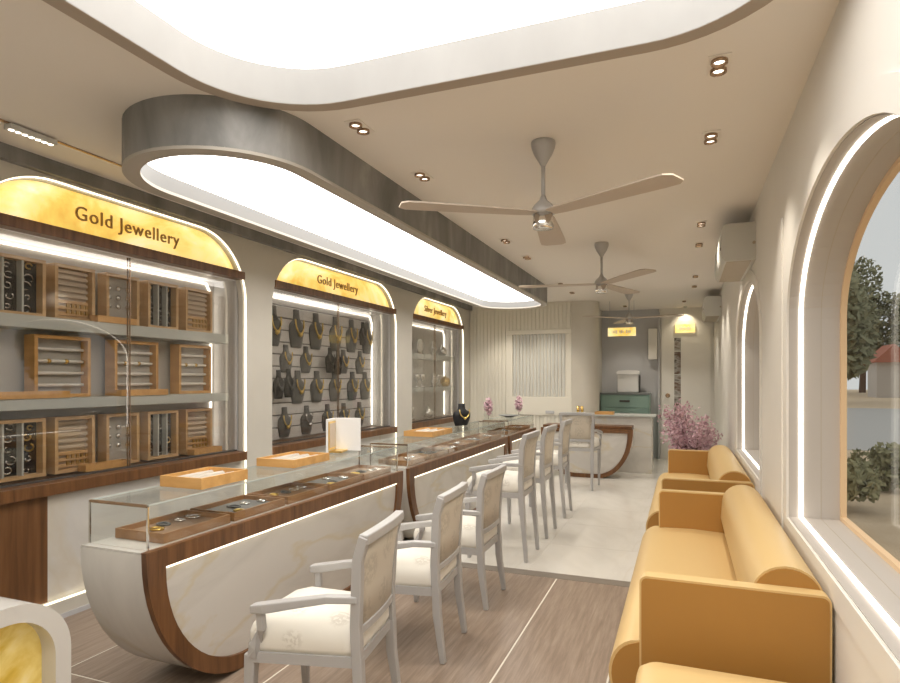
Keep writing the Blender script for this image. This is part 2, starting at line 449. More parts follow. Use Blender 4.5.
def showcase(idx, y0, y1, words, label, shelves):
    O = outl[idx]
    t = thing('display_cabinet', label, 'display cabinet', (XL, (y0 + y1) / 2, 0))
    ribbon('led_strip', offset(O, -.001), XL - .022, XL - .010, .006, 'yz', 'led_warm', t)
    ribbon('arch_trim', offset(O, -.001), XL - .075, XL - .035, .014, 'yz', 'cream_wall', t)
    top = clip(offset(O, -.016), 2.45, True)
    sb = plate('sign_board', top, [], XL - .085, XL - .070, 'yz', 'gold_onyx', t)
    yc = (y0 + y1) / 2
    cx = yc + (0 if idx == 0 else -.05)
    text_mesh('lettering', words, .132, .005, 'letter_bronze', sb, lambda c: Vector((XL - .064 + c.z, cx + c.x, 2.588 + c.y)), 1.1)
    box('wood_strip', XL - .09, XL + .012, y0 + .04, y1 - .04, 2.385, 2.452, 'walnut', t, .004)
    box('worktop_edge', -4.0, XL + .012, y0 + .012, y1 - .012, .785, .86, 'walnut', t, .004)
    base = clip(offset(O, -.012), .785, False)
    if idx == 0:
        L_ = [p for p in base]
        ysplit = 2.577
        swap = [(p[1], p[0]) for p in base]
        lo = [(p[1], p[0]) for p in clip(swap, ysplit, False)]
        hi = [(p[1], p[0]) for p in clip(swap, ysplit, True)]
        plate('base_panel', lo, [], XL - .10, XL - .03, 'yz', 'walnut_vertical', t)
        plate('base_panel', hi, [], XL - .10, XL - .035, 'yz', 'marble_pale', t)
    else:
        plate('base_panel', base, [], XL - .10, XL - .035, 'yz', 'marble_pale', t)
    # interior
    if shelves != 'slat':
        box('back_panel', -4.03, -4.0, y0, y1, .86, 2.42, 'niche_back', t)
    box('side_panel', -4.0, XL - .10, y0, y0 + .035, .86, 2.385, 'niche_side', t)
    box('side_panel', -4.0, XL - .10, y1 - .020, y1 - .003, .86, 2.385, 'niche_side', t)
    box('top_panel', -4.0, XL - .08, y0, y1, 2.385, 2.41, 'white_plastic', t)
    ribbon('inner_led', [(y1 - .06, .88), (y1 - .06, 2.27), (y1 - .12, 2.365), (y0 + .05, 2.365)], -3.998, -3.985, .012, 'yz', 'led_white', t, closed=False)
    ym = yc + .02
    for k, (a, b, x) in enumerate(((y0 + .02, ym + .006, XL - .105), (ym - .006, y1 - .02, XL - .12))):
        p = box('glass_door', x - .006, x, a, b, .862, 2.383, 'door_glass', t)
        e = (b - .004, b) if k == 0 else (a, a + .004)
        box('pane_edge', x - .007, x + .001, e[0], e[1], .862, 2.383, 'steel_brown', p)
    box('door_track', XL - .128, XL - .098, y0 + .02, y1 - .02, .86, .872, 'dark_slot', t)
    if shelves == 'boards':
        box('shelf', -4.0, -3.78, y0 + .035, y1 - .08, 1.82, 1.90, 'shelf_grey', t, .003)
        box('shelf', -4.0, -3.78, y0 + .035, y1 - .08, 1.31, 1.38, 'shelf_grey', t, .003)
    if shelves == 'slat':
        n = 12; h = (2.42 - .86) / n
        sl = MB().box(-4.03, -4.0, y0, y1, .006, h - .006).mesh('slat', 'slat_white', .003, 1)
        for k in range(n):
            o = link('slat', sl, t); o.matrix_parent_inverse = Matrix.Translation((-t.location)); o.location = (0, 0, .86 + h * k)
        box('slat_backing', -4.045, -4.028, y0, y1, .86, 2.42, 'slot_dark', t)
    return t
showcase(0, *NICHES[0], 'Gold Jewellery', 'arched showcase with wooden trays on grey shelves under a gold sign, nearest left', 'boards')
showcase(1, *NICHES[1], 'Gold Jewellery', 'arched showcase with necklace busts on a slatted panel, middle of three', 'slat')
showcase(2, *NICHES[2], 'Silver Jewellery', 'narrow-looking arched showcase with silverware on shelves, farthest of three', 'boards')

# ------------------------------------------------------------------ right wall with two arched windows
WIN = [(1.57, 3.63), (4.87, 6.93)]
wo = [archwin(a, b, .77, 1.815, .525, 28) for a, b in WIN]
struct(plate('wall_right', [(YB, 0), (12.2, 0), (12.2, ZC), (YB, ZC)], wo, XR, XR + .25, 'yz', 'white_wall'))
for k, (a, b) in enumerate(WIN):
    O = wo[k]
    w = bpy.data.objects.new('window_%d' % (k + 1), None); col.objects.link(w); w.location = (XR, (a + b) / 2, .77); struct(w)
    tag(w, ['large arched window beside the near sofas with lit reveal', 'narrow-looking arched window beyond the pilaster with lit reveal'][k], 'window')
    ribbon('led_strip', offset(O, -.004), XR + .050, XR + .068, .006, 'yz', 'led_white', w)
    ribbon('reveal_shading', offset(O, -.0004), XR + .004, XR + .249, .004, 'yz', 'reveal_shade', w)  # thin skin that carries the painted shade of the reveal
    plate('window_frame', offset(O, .01), [offset(O, -.026)], XR + .235, XR + .262, 'yz', 'frame_wood', w)
    plate('pane', offset(O, -.02), [], XR + .262, XR + .268, 'yz', 'window_glass', w)
    ribbon('reveal_joint', offset(O, -.004), XR + .150, XR + .153, .001, 'yz', 'ac_grille', w)
    struct(plate('trim_%d' % (k + 2), offset(O, .10), [offset(O, .002)], XR - .007, XR + .001, 'yz', 'white_wall'))
struct(box('trim_4', XR - .008, XR + .001, 3.80, 4.70, 0, 2.40, 'white_wall', None, .002))
struct(box('wall_rear', -4.1, .8, YB - .1, YB, 0, ZC, 'cream_wall'))

# ------------------------------------------------------------------ far end of the shop
YW = 10.39
wb = struct(box('wall_back', -4.1, -1.79, YW, YW + .1, 0, ZC, 'fluted_panel'))
px0, px1, pz0, pz1 = -2.95, -1.76, 1.13, 2.37
bat = {}
def batten(x, z0, z1):
    key = round(z1 - z0, 3)
    if key not in bat: bat[key] = MB().box(0, .05, -.016, 0, 0, z1 - z0).mesh('batten', 'fluted_panel', .004, 1)
    o = link('batten', bat[key], wb); o.location = (x, YW, z0)
k = 0
x = XL + .012
while x < -1.84:
    if x + .05 < px0 or x > px1: batten(x, 0, ZC)
    else:
        batten(x, pz1, ZC); batten(x, 0, .88)
    x += .068
box('panel_frame', px0, px1 - .03, YW - .035, YW, .88, 1.20, 'fluted_panel', wb, .005)
box('panel_frame', px0, px1 - .03, YW - .035, YW, 2.29, 2.37, 'fluted_panel', wb, .005)
box('panel_frame', px0, px0 + .12, YW - .034, YW, 1.20, 2.29, 'fluted_panel', wb, .005)
box('panel_frame', -1.86, px1 - .03, YW - .034, YW, 1.20, 2.29, 'fluted_panel', wb, .005)
x = px0 + .13
lm = MB().box(0, .046, -.02, 0, 1.20, 2.29).mesh('louvre', 'fluted_louvre', .006, 1)
while x < -1.90:
    o = link('louvre', lm, wb); o.location = (x, YW, 0); x += .062
tag(box('wall_socket', -2.24, -2.09, YW - .045, YW - .017, .91, .96, 'grey_wall', None, .004), 'small grey socket plate low on the fluted back wall', 'socket')
# rounded column and recess
struct(plate('wall_column', [(-1.79, YW + .3), (-1.79, YW - .03)] + arc(-1.60, YW + .17, .23, .20, -90, 0, 8)[0:] + [(-1.37, 10.70), (-1.50, 10.72), (-1.50, 12.1), (-1.7, 12.1)], [], 0, ZC, 'xy', 'cream_wall'))
struct(box('wall_recess', -1.6, -.44, YF, YF + .1, 0, ZC, 'grey_wall'))
wd = struct(box('wall_far', -.44, .6, YF - .02, YF + .1, 0, ZC, 'white_wall'))
d = bpy.data.objects.new('door_1', None); col.objects.link(d); d.location = (-.1, YF - .02, 0); struct(d)
tag(d, 'pale flush door with a narrow dark glazed slit at the far end', 'door')
plate('door_leaf', [(-.40, 0), (.46, 0), (.46, 2.72), (-.40, 2.72)], [[(-.17, .3), (-.055, .3), (-.055, 2.28), (-.17, 2.28)]], YF - .05, YF - .022, 'xz', 'white_wall', d)
box('glazed_slit', -.175, -.05, YF - .032, YF - .024, .3, 2.285, 'door_pattern', d)
for z in (1.18, 1.58, 2.02): box('glazing_bar', -.172, -.053, YF - .046, YF - .03, z, z + .02, 'ac_plastic', d)
MB().lathe([(.012, 0), (.012, -.05), (.04, -.055), (.043, -.075), (.03, -.09)], (-.285, YF - .05, 1.2), 14, axis='y').build('knob', 'steel_brown', d)
struct(box('trim_5', -.455, -.425, YF - .1, YF, 0, 2.76, 'grey_wall'))
tag(box('wall_cabinet', -.63, -.47, YF - .14, YF - .001, 1.88, 2.46, 'white_wall', None, .01), 'small white box mounted high on the grey recess wall', 'wall box')

def gold_sign(name, label, x0, x1, y, z0, z1, wires):
    t = thing(name, label, 'sign', ((x0 + x1) / 2, y, z0))
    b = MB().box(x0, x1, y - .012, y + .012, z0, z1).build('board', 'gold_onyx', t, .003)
    n = 11; w = (x1 - x0) * .66 / n
    for k in range(n):
        if k in (3, 7) and wires: continue
        hh = (z1 - z0) * (.22 + .1 * ((k * 7) % 3))
        xx = (x0 + x1) / 2 - w * n / 2 + k * w
        box('letter_stroke', xx + w * .15, xx + w * .75, y - .017, y - .011, (z0 + z1) / 2 - hh / 2, (z0 + z1) / 2 + hh / 2, 'white_plastic', b)
    if wires:
        for xx in (x0 + .03, x1 - .03):
            MB().tube([(xx, y, z1 - .005), (xx, y, ZC)], .004, 6).build('wire', 'fan_metal', t)
gold_sign('hanging_sign', 'gold sign hanging on two wires in front of the grey recess', -1.22, -.76, 10.65, 2.24, 2.385, True)
gold_sign('door_sign', 'small gold sign fixed on the wall above the far door', -.155, .19, YF - .065, 2.37, 2.53, False)
sp = bpy.data.lights.new('door_sign_lamp', 'SPOT'); sp.energy = 6; sp.color = (1, .85, .6); sp.spot_size = R(100); sp.spot_blend = .6; sp.shadow_soft_size = .03
so = bpy.data.objects.new('door_sign_lamp', sp); col.objects.link(so); so.location = (.02, YF - .22, 2.80); so.rotation_euler = (R(18), 0, 0)
ds = thing('sign_spotlight', 'small ceiling spotlight shining on the gold sign above the far door', 'spotlight', (.02, YF - .22, ZC))
MB().lathe([(.03, ZC), (.03, 2.815), (.022, 2.812), (.022, 2.83)], (.02, YF - .22, 0), 14).build('housing', 'ac_plastic', ds)
so.parent = ds; so.matrix_parent_inverse = wm(ds).inverted()

# ------------------------------------------------------------------ ceiling fittings
def downlight(x, y, label):
    t = thing('downlight', label, 'downlight', (x, y, ZC), 'twin ceiling downlights')
    box('frame', x - .045, x + .045, y - .085, y + .085, ZC - .006, ZC, 'ceiling_paint', t, .002)
    for s in (-1, 1):
        MB().lathe([(.027, -.005), (.027, -.020), (.034, -.020), (.034, -.003)], (x, y + s * .04, ZC), 16).build('bezel', 'steel_brown', t)
        MB().lathe([(.022, -.010), (.022, -.006)], (x, y + s * .04, ZC), 14).build('lamp', 'lamp_disc', t)
    l = bpy.data.lights.new('downlight_beam', 'SPOT'); l.energy = 26; l.color = (1, .91, .78); l.spot_size = R(95); l.spot_blend = .7; l.shadow_soft_size = .03
    lo = bpy.data.objects.new('downlight_beam', l); col.objects.link(lo); lo.location = (x, y, ZC - .03)
    lo.parent = t; lo.matrix_parent_inverse = wm(t).inverted()
rowY = [2.80, 3.62, 5.60, 6.45, 8.4, 9.3]
ordn = ['nearest', 'second', 'third', 'fourth', 'fifth', 'farthest']
for i, y in enumerate(rowY):
    downlight(.138, y, '%s twin downlight in the ceiling row along the window wall' % ordn[i])
    downlight(-1.60, y, '%s twin downlight in the ceiling row beside the oval drum light' % ordn[i])
downlight(.0, 11.0, 'twin downlight in the ceiling before the far door')
downlight(-1.0, 11.35, 'unseen twin downlight added to brighten the grey recess')  # no fitting seen here; put in to lift the dark recess
downlight(-2.95, 9.80, 'twin downlight beyond the drum light washing the left of the fluted wall')
downlight(-2.20, 9.80, 'unseen twin downlight added beyond the drum light to brighten the right of the fluted wall')  # out of sight behind the drum, added to light the far wall
t = thing('track_light', 'white linear track spotlight with a row of small lamps over the left showcase', 'track light', (-3.28, 2.2, ZC))
box('track', -3.288, -3.272, YB, 9.9, ZC - .008, ZC, 'steel_brown', t)
box('housing', -3.31, -3.25, 2.09, 2.34, ZC - .035, ZC - .008, 'ac_plastic', t, .003)
for k in range(7):
    MB().lathe([(.013, -.037), (.013, -.033)], (-3.28, 2.11 + .035 * k, ZC), 10).build('lamp', 'lamp_disc', t)

def make_fan(label):
    t = thing('ceiling_fan', label, 'ceiling fan', (0, 0, ZC), 'ceiling fans')
    MB().lathe([(.066, 0), (.069, -.012), (.066, -.035), (.05, -.075), (.028, -.11), (.014, -.135), (.012, -.14)], (0, 0, ZC), 20).build('canopy', 'fan_metal', t)
    MB().tube([(0, 0, ZC - .13), (0, 0, 2.50)], .0115, 10).build('rod', 'fan_metal', t)
    MB().lathe([(.013, 2.535), (.022, 2.51), (.05, 2.485), (.068, 2.455), (.07, 2.435), (.04, 2.43)], (0, 0, 0), 20).build('motor_dome', 'fan_metal', t)
    MB().lathe([(.03, 2.44), (.055, 2.435), (.06, 2.36), (.056, 2.35), (.02, 2.348)], (0, 0, 0), 20).build('motor_housing', 'chrome', t)
    for a in (213, 332, 97):
        vs = []
        top = [(.05, .045), (.12, .058), (.40, .074), (.70, .086), (.775, .084), (.81, .052)]
        prof = [(r, w, 0) for r, w in top] + [(r, -w * .95, 0) for r, w in reversed(top)]
        m = Matrix.Rotation(R(a), 4, 'Z') @ Matrix.Rotation(R(-2), 4, 'X')
        mb = MB(); n = len(prof)
        up = [m @ Vector((p[0], p[1], .004)) + Vector((0, 0, 2.437)) for p in prof]
        dn = [m @ Vector((p[0], p[1], -.004)) + Vector((0, 0, 2.437)) for p in prof]
        mb.loft([dn, up], False); mb.build('blade', 'fan_blade', t)
    return t
f1 = make_fan('grey three-bladed ceiling fan nearest the camera')
f2 = copy_tree(f1); f2['label'] = 'grey three-bladed ceiling fan in the middle of the row'
f3 = copy_tree(f1); f3['label'] = 'small-looking three-bladed ceiling fan before the grey recess, farthest back'
place(f1, (-.74, 3.36, ZC)); place(f2, (-.755, 6.06, ZC), R(-25)); place(f3, (-.785, 9.6, ZC), R(10))

def make_ac(y0, y1, zb, label):
    t = thing('air_conditioner', label, 'air conditioner', (XR, (y0 + y1) / 2, zb), 'wall air conditioners')
    prof = rrect(XR - .24, XR, zb, zb + .29, .03, .012, 5)
    prof = [(XR, zb), (XR, zb + .29)] + arc(XR - .20, zb + .25, .04, .04, 90, 180, 5) + [(XR - .245, zb + .12), (XR - .235, zb + .03), (XR - .215, zb)]
    plate('body', prof, [], y0, y1, 'xz', 'ac_plastic', t)
    fp = [(XR - .03, zb - .004), (XR - .03, zb + .003), (XR - .205, zb + .003), (XR - .205, zb - .004)]
    plate('air_flap', fp, [], y0 + .03, y1 - .03, 'xz', 'ac_grille', t)
    box('indicator', XR - .248, XR - .242, y0 + .05, y0 + .075, zb + .10, zb + .12, 'dark_slot', t)
    MB().tube([(XR - .014, y0 + .06, zb + .13), (XR - .014, y0 - .015, zb + .13)], .012, 8).build('pipe', 'ac_grille', t)
make_ac(5.15, 6.25, 2.42, 'white split air conditioner high on the wall above the second window')
make_ac(9.7, 10.7, 2.44, 'white split air conditioner on the wall near the far door')

# ------------------------------------------------------------------ counters
def counter(name, label, y0, y1, tray_cat=True, cut_right=False):
    xf, xb = -2.15, -2.54
    t = thing(name, label, 'display counter', ((xf + xb) / 2, (y0 + y1) / 2, 0))
    D = dshape(y0, y1, .75, .67, .735, 16, .0)
    plate('body', offset(D, -.004), [], xb, xf - .019, 'yz', 'marble_pale', t)
    inner = dshape(y0 + .105, y1 - .105, .672, .57, .585, 16, .075)
    plate('wood_frame', D, [inner], xf - .018, xf + .012, 'yz', 'walnut', t)
    plate('front_panel', offset(inner, -.0005), [], xf - .018, xf - .006, 'yz', 'marble_gold', t)
    box('led_strip', xf - .0055, xf + .008, y0 + .115, y1 - .115, .6625, .6715, 'led_warm', t)
    box('front_ledge', xf - .022, xf + .012, y0, y1, .7502, .7548, 'walnut', t)
    box('deck', xb + .004, xf - .0225, y0 + .004, y1 - .004, .748, .754, 'marble_pale', t)
    gx0, gx1, ga, gb = xb + .012, xf - .022, y0 + .035, y1 - .035
    z0, z1 = .755, .945
    th = .006
    box('glass_front', gx1 - th, gx1, ga, gb, z0, z1, 'clear_glass', t)
    box('glass_back', gx0, gx0 + th, ga, gb, z0, z1, 'clear_glass', t)
    box('glass_end', gx0 + th, gx1 - th, ga, ga + th, z0, z1, 'clear_glass', t)
    box('glass_end', gx0 + th, gx1 - th, gb - th, gb, z0, z1, 'clear_glass', t)
    box('glass_top', gx0, gx1, ga, gb, z1, z1 + .008, 'clear_glass', t)
    for yy in (ga, gb - .008):
        box('top_edge', gx0, gx1, yy, yy + .008, z1 - .004, z1 + .009, 'steel_brown', t)
        box('corner_post', gx0 - .002, gx0 + .006, yy, yy + .008, z0, z1, 'chrome', t)
        box('corner_post', gx1 - .006, gx1 + .002, yy, yy + .008, z0, z1, 'chrome', t)
    for xx in (gx0, gx1 - .005):
        box('top_edge', xx, xx + .005, ga, gb, z1 + .002, z1 + .0095, 'glass_edge', t)
    return t
counter('display_counter', 'rounded marble counter with walnut frame and glass case, nearest of the row', 1.93, 4.455)
counter('display_counter', 'rounded marble counter with walnut frame and glass case, middle of the row', 4.57, 7.59)
counter('display_counter', 'short rounded glass-topped counter at the far end of the row', 7.69, 9.2)

# back counter across the room
t = thing('back_counter', 'rounded walnut-framed counter across the far end behind one chair', 'counter', (-1.4, 9.55, 0))
D = dshape(-2.10, -.71, .75, .52, .735, 16, 0)
plate('body', offset(D, -.004), [], 9.43, 9.80, 'xz', 'marble_pale', t)
inner = dshape(-2.02, -.79, .69, .46, .60, 16, .06)
plate('wood_frame', D, [inner], 9.36, 9.429, 'xz', 'walnut', t)
plate('front_panel', offset(inner, -.0005), [], 9.38, 9.428, 'xz', 'marble_gold', t)
box('deck', -2.08, -.73, 9.42, 9.79, .752, .79, 'walnut', t, .004)

# reception desk at the end
t = thing('marble_desk', 'white marble cash desk with thin grey top before the teal drawers', 'desk', (-1.15, 10.3, 0))
box('front_panel', -1.77, -.48, 10.10, 10.14, 0, .90, 'marble_gold', t, .003)
box('side_panel', -.52, -.48, 10.14, 10.62, 0, .90, 'marble_gold', t, .003)
box('side_panel', -1.36, -1.32, 10.42, 10.62, 0, .90, 'marble_gold', t, .003)
box('desk_top', -1.79, -.42, 10.06, 10.352, .90, .925, 'shelf_grey', t, .004)
box('desk_top', -1.35, -.42, 10.352, 10.64, .90, .925, 'shelf_grey', t, .004)
t = thing('drawer_unit', 'teal drawer cabinet with dark top against the grey recess wall', 'drawers', (-1.05, 11.8, 0))
box('body', -1.46, -.59, 11.55, 12.08, 0, 1.22, 'teal_paint', t, .004)
box('top', -1.465, -.58, 11.52, 12.09, 1.22, 1.255, 'slate_top', t, .004)
for k in range(5):
    z0 = .045 + .235 * k
    dr = box('drawer', -1.44, -.61, 11.53, 11.552, z0, z0 + .222, 'teal_paint', t, .004)
    box('handle', -1.11, -.93, 11.505, 11.531, z0 + .10, z0 + .135, 'dark_slot', dr, .004)
t = thing('printer', 'white box-shaped machine standing on the teal drawers', 'machine', (-.97, 11.8, 1.255))
box('body', -1.16, -.78, 11.62, 11.95, 1.258, 1.60, 'white_plastic', t, .02, 3)
plate('lid', [(-1.17, 1.595), (-.77, 1.595), (-.765, 1.64), (-.80, 1.665)] + [(-.97, 1.675)] + [(-1.14, 1.665), (-1.175, 1.64)], [], 11.60, 11.93, 'xz', 'white_plastic', t)
box('side_stripe', -.779, -.765, 11.63, 11.93, 1.26, 1.58, 'dark_slot', t)

# ------------------------------------------------------------------ near-left welcome desk
t = thing('onyx_desk', 'white marble framed desk with rounded corner and glowing yellow onyx panel', 'desk', (-2.4, .3, 0))
O = [(-1.2, 0), (1.60, 0)] + arc(1.60 - .22, .72 - .22, .22, .22, 0, 90, 12) + [(-1.2, .72)]
I = [(-1.1, .08), (1.54, .08)] + arc(1.54 - .17, .66 - .17, .17, .17, 0, 90, 12) + [(-1.1, .66)]
plate('frame', O, [I], -2.75, -2.15, 'yz', 'marble_pale', t)
plate('onyx_panel', offset(I, .003), [], -2.27, -2.225, 'yz', 'yellow_onyx', t)

# ------------------------------------------------------------------ armchairs
def make_chair(lift, top, label):
    t = thing('armchair', label, 'armchair', (0, 0, 0), 'grey painted armchairs at the counters')
    sr0, sr1 = .352 + lift, .395 + lift
    hw_f, hw_b = .26, .215
    # seat rail (trapezoid frame with rounded front)
    fr = [(0.0, -hw_b), (0.0, hw_b), (-.44, hw_f)] + [(-.50, hw_f * .72), (-.515, 0), (-.50, -hw_f * .72)] + [(-.44, -hw_f)]
    plate('seat_rail', fr, [], sr0, sr1, 'xy', 'chair_paint', t)
    # cushion
    mb = MB(); rings = []
    base = offset(fr, -.006)
    def scaled(s, z): return [(-.25 + (p[0] + .25) * s, p[1] * s, z) for p in dense]
    dense = []
    for i, p in enumerate(base):
        q = base[(i + 1) % len(base)]
        m = max(1, int(math.hypot(q[0] - p[0], q[1] - p[1]) / .06))
        for k in range(m): dense.append((p[0] + (q[0] - p[0]) * k / m, p[1] + (q[1] - p[1]) * k / m))
    for s, z in ((.985, sr1), (1.0, sr1 + .02), (1.0, sr1 + .05), (.965, sr1 + .08), (.86, sr1 + .108), (.62, sr1 + .127), (.3, sr1 + .134), (.05, sr1 + .135)):
        rings.append(scaled(s, z))
    mb.loft(rings, True); mb.build('seat_cushion', 'seat_fabric', t)
    # legs
    for s in (-1, 1):
        MB().tube([(-.455, s * .235, sr0 + .03), (-.46, s * .235, sr0 - .08), (-.45, s * .235, .0)], [.024, .022, .014], rect=(1, 1)).build('leg', 'chair_paint', t, .004, 1)
        MB().tube([(-.005, s * .20, sr1), (.0, s * .20, sr0 - .10), (.035, s * .205, 0)], [.021, .021, .015], rect=(1, 1)).build('leg', 'chair_paint', t, .004, 1)
        MB().tube([(-.005, s * .20, sr0), (-.012, s * .203, sr1 + .12), (.0, s * .213, top - .10), (.03, s * .218, top)], [.021, .021, .021, .020], rect=(1, 1)).build('back_post', 'chair_paint', t, .004, 1)
        az = sr1 + .232
        MB().tube([(-.005, s * .212, az), (-.12, s * .245, az + .004), (-.26, s * .262, az - .02), (-.38, s * .265, az - .045), (-.435, s * .265, az - .052)], [.019, .02, .023, .026, .022], rect=(1.05, .75)).build('arm', 'chair_paint', t, .005, 2)
        MB().tube([(-.40, s * .265, az - .05), (-.395, s * .262, az - .13), (-.43, s * .25, sr1 + .02), (-.44, s * .245, sr0 + .02)], [.015, .016, .02, .022], rect=(1, 1)).build('arm_support', 'chair_paint', t, .004, 1)
    # back frame rails, bowed slightly backwards
    def bow(z, xo, n=8, w=.215): return [(xo + .018 * (1 - (2 * k / n - 1) ** 2), -w + 2 * w * k / n, z + .006 * (1 - (2 * k / n - 1) ** 2)) for k in range(n + 1)]
    MB().tube(bow(top - .012, .028, w=.232), .021, rect=(1, 1)).build('top_rail', 'chair_paint', t, .006, 2)
    MB().tube(bow(sr1 + .10, -.012, w=.20), .018, rect=(1, 1)).build('lower_rail', 'chair_paint', t, .004, 1)
    vs = []; rings = []
    zs = [sr1 + .105, sr1 + .25, (sr1 + top) / 2 + .04, top - .12, top - .03]
    for z in zs:
        f_ = (z - zs[0]) / (zs[-1] - zs[0]); xo = -.012 + .036 * f_ ** 2
        b = bow(z, xo, 8, .20)
        rings.append([(p[0] - .013, p[1], p[2]) for p in b] + [(p[0] + .013, p[1], p[2]) for p in reversed(b)])
    MB().loft(rings, True).build('back_upholstery', 'back_fabric', t)
    return t
ch = make_chair(0, .88, 'grey armchair with cream damask seat, nearest the camera')
chs = [ch, copy_tree(ch), copy_tree(ch)]
for o, l in zip(chs[1:], ('second grey armchair from the camera along the counter', 'third grey armchair from the camera, last one on the brown floor')): o['label'] = l
for o, y, rz in zip(chs, (2.31, 3.16, 3.95), (R(8), R(4), 0)): place(o, (-1.235, y, 0), rz)
tl = make_chair(.17, 1.04, 'tall grey armchair, first one standing on the pale marble floor')
tls = [tl] + [copy_tree(tl) for _ in range(3)]
for o, l in zip(tls[1:], ('tall grey armchair, second one on the pale marble floor', 'tall grey armchair, third on the marble floor, far end of the row', 'tall grey armchair with its back to the camera at the back counter')): o['label'] = l
for o, y in zip(tls[:3], (5.04, 5.83, 6.74)): place(o, (-1.24, y, 0), 0)
place(tls[3], (-1.36, 8.30, 0), R(-90))

# ------------------------------------------------------------------ sofas
def sofa(y0, y1, label):
    t = thing('sofa', label, 'sofa', (.15, (y0 + y1) / 2, 0), 'mustard sofas along the windows')
    X0, X1 = -.168, .502
    for a in (y0, y1 - .075):
        A = rrect(X0, X1, .05, .71, .03, .02, 6)
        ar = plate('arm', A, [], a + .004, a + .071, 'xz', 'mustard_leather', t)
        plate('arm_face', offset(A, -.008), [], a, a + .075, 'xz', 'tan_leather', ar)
    seat = [(.30, .12)] + [(.30, .42), (.25, .445), (.05, .455), (-.12, .45)] + arc(-.17, .30, .12, .145, 105, 240, 10) + [(-.12, .12)]
    st = plate('seat_cushion', seat, [], y0 + .012, y1 - .012, 'xz', 'mustard_leather', t)
    nose = [(-.165, .13), (-.165, .44)] + arc(-.17, .30, .108, .133, 100, 240, 12)
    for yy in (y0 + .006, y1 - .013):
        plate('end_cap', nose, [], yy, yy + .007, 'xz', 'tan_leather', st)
    back = [(.27, .40), (.235, .55), (.245, .67)] + arc(.37, .665, .125, .12, 168, 20, 12) + [(.50, .62), (.50, .12), (.32, .12)]
    b = plate('back_cushion', back[::-1], [], y0 + .078, y1 - .078, 'xz', 'mustard_leather', t)
    cap = [(.265, .60)] + arc(.37, .665, .118, .112, 168, 20, 12) + [(.49, .60)]
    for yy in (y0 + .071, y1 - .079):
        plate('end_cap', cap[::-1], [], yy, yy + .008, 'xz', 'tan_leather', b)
    box('base', X0 + .03, X1 - .03, y0 + .03, y1 - .03, .03, .13, 'dark_foot', t)
    for xx in (X0 + .06, X1 - .1):
        for yy in (y0 + .08, y1 - .12): box('foot', xx, xx + .04, yy, yy + .04, 0, .035, 'dark_foot', t)
sofa(2.54, 4.62, 'mustard leather sofa with tan side panels beside the near window')
sofa(5.12, 7.30, 'farther mustard leather sofa under the second window, before the blossom plant')
t = thing('ottoman', 'low mustard leather bench at the bottom edge, in front of the sofa', 'bench', (.15, 1.6, 0))
O_ = rrect(-.165, .47, .9, 2.40, .06, .06, 6)
mb = MB(); rings = []
for ins, z in ((.01, .12), (0, .16), (0, .40), (.008, .43), (.03, .45), (.10, .457)):
    rings.append([(.1525 + (p[0] - .1525) * (1 - ins / .3175), 1.65 + (p[1] - 1.65) * (1 - ins / .75), z) for p in O_])
mb.loft(rings, True).build('seat', 'mustard_leather', t)
for xx in (-.12, .38):
    for yy in (1.0, 2.28): box('foot', xx, xx + .045, yy, yy + .045, 0, .125, 'dark_foot', t)

# ------------------------------------------------------------------ trays and displays
def tray(x, y, z, sx, sy, h, mat, label, fill, cat='tray', group=None, rz=0, items=True):
    t = thing('wooden_tray', label, cat, (0, 0, 0), group)
    th = .012
    box('bottom', -sx / 2, sx / 2, -sy / 2, sy / 2, 0, .008, mat, t)
    box('side', -sx / 2, sx / 2, -sy / 2, -sy / 2 + th, .008, h, mat, t)
    box('side', -sx / 2, sx / 2, sy / 2 - th, sy / 2, .008, h, mat, t)
    box('side', -sx / 2, -sx / 2 + th, -sy / 2 + th, sy / 2 - th, .008, h, mat, t)
    box('side', sx / 2 - th, sx / 2, -sy / 2 + th, sy / 2 - th, .008, h, mat, t)
    box('lining', -sx / 2 + th, sx / 2 - th, -sy / 2 + th, sy / 2 - th, .008, h * .45, fill, t)
    if items:
        n = 5
        for k in range(n):
            yy = -sy / 2 + sy * (k + .5) / n + random.uniform(-.01, .01)
            rr = random.uniform(.018, .03); xx = random.uniform(-.25, .25) * sx
            pts = [(xx + rr * math.cos(a) * 1.4, yy + rr * math.sin(a), h * .45 + .006) for a in [2 * PI * q / 10 for q in range(11)]]
            MB().tube(pts, .0055, 5).build('jewel', ('silver_metal', 'gold_metal', 'charcoal_velvet', 'silver_metal')[k % 4], t)
    place(t, (x, y, z), rz)
    return t
zt = .9555
def roll_tray(x, y, z, sx, sy, h, label):
    t = tray(x, y, z, sx, sy, h, 'oak', label, 'beige_linen', items=False)
    for k in range(3):
        xx = -sx * .28 + sx * .28 * k
        o = MB().lathe([(.004, -sy * .38), (.017, -sy * .37), (.017, sy * .37), (.004, sy * .38)], (xx, 0, h * .55), 10, axis='y').build('padded_roll', 'roll_linen')
        o.parent = t
roll_tray(-2.355, 2.50, zt, .27, .34, .055, 'open oak tray with white padded rolls on the near glass case, nearest')
roll_tray(-2.37, 3.30, zt, .28, .40, .05, 'second oak tray lying on the near glass case, before the mirror box')
roll_tray(-2.36, 5.50, zt, .30, .52, .05, 'oak tray lying on the glass of the middle counter')
def deck_trays(y0, y1, n, where, fills):
    w = (y1 - y0) / n
    for k in range(n):
        tray(-2.345, y0 + w * (k + .5), .756, .30, w - .03, .045, 'oak_dark', '%s jewellery tray from the near end inside the glass of the %s counter' % (('first', 'second', 'third', 'fourth', 'fifth', 'sixth')[k], where), fills[k % len(fills)], group='jewellery trays in the counters')
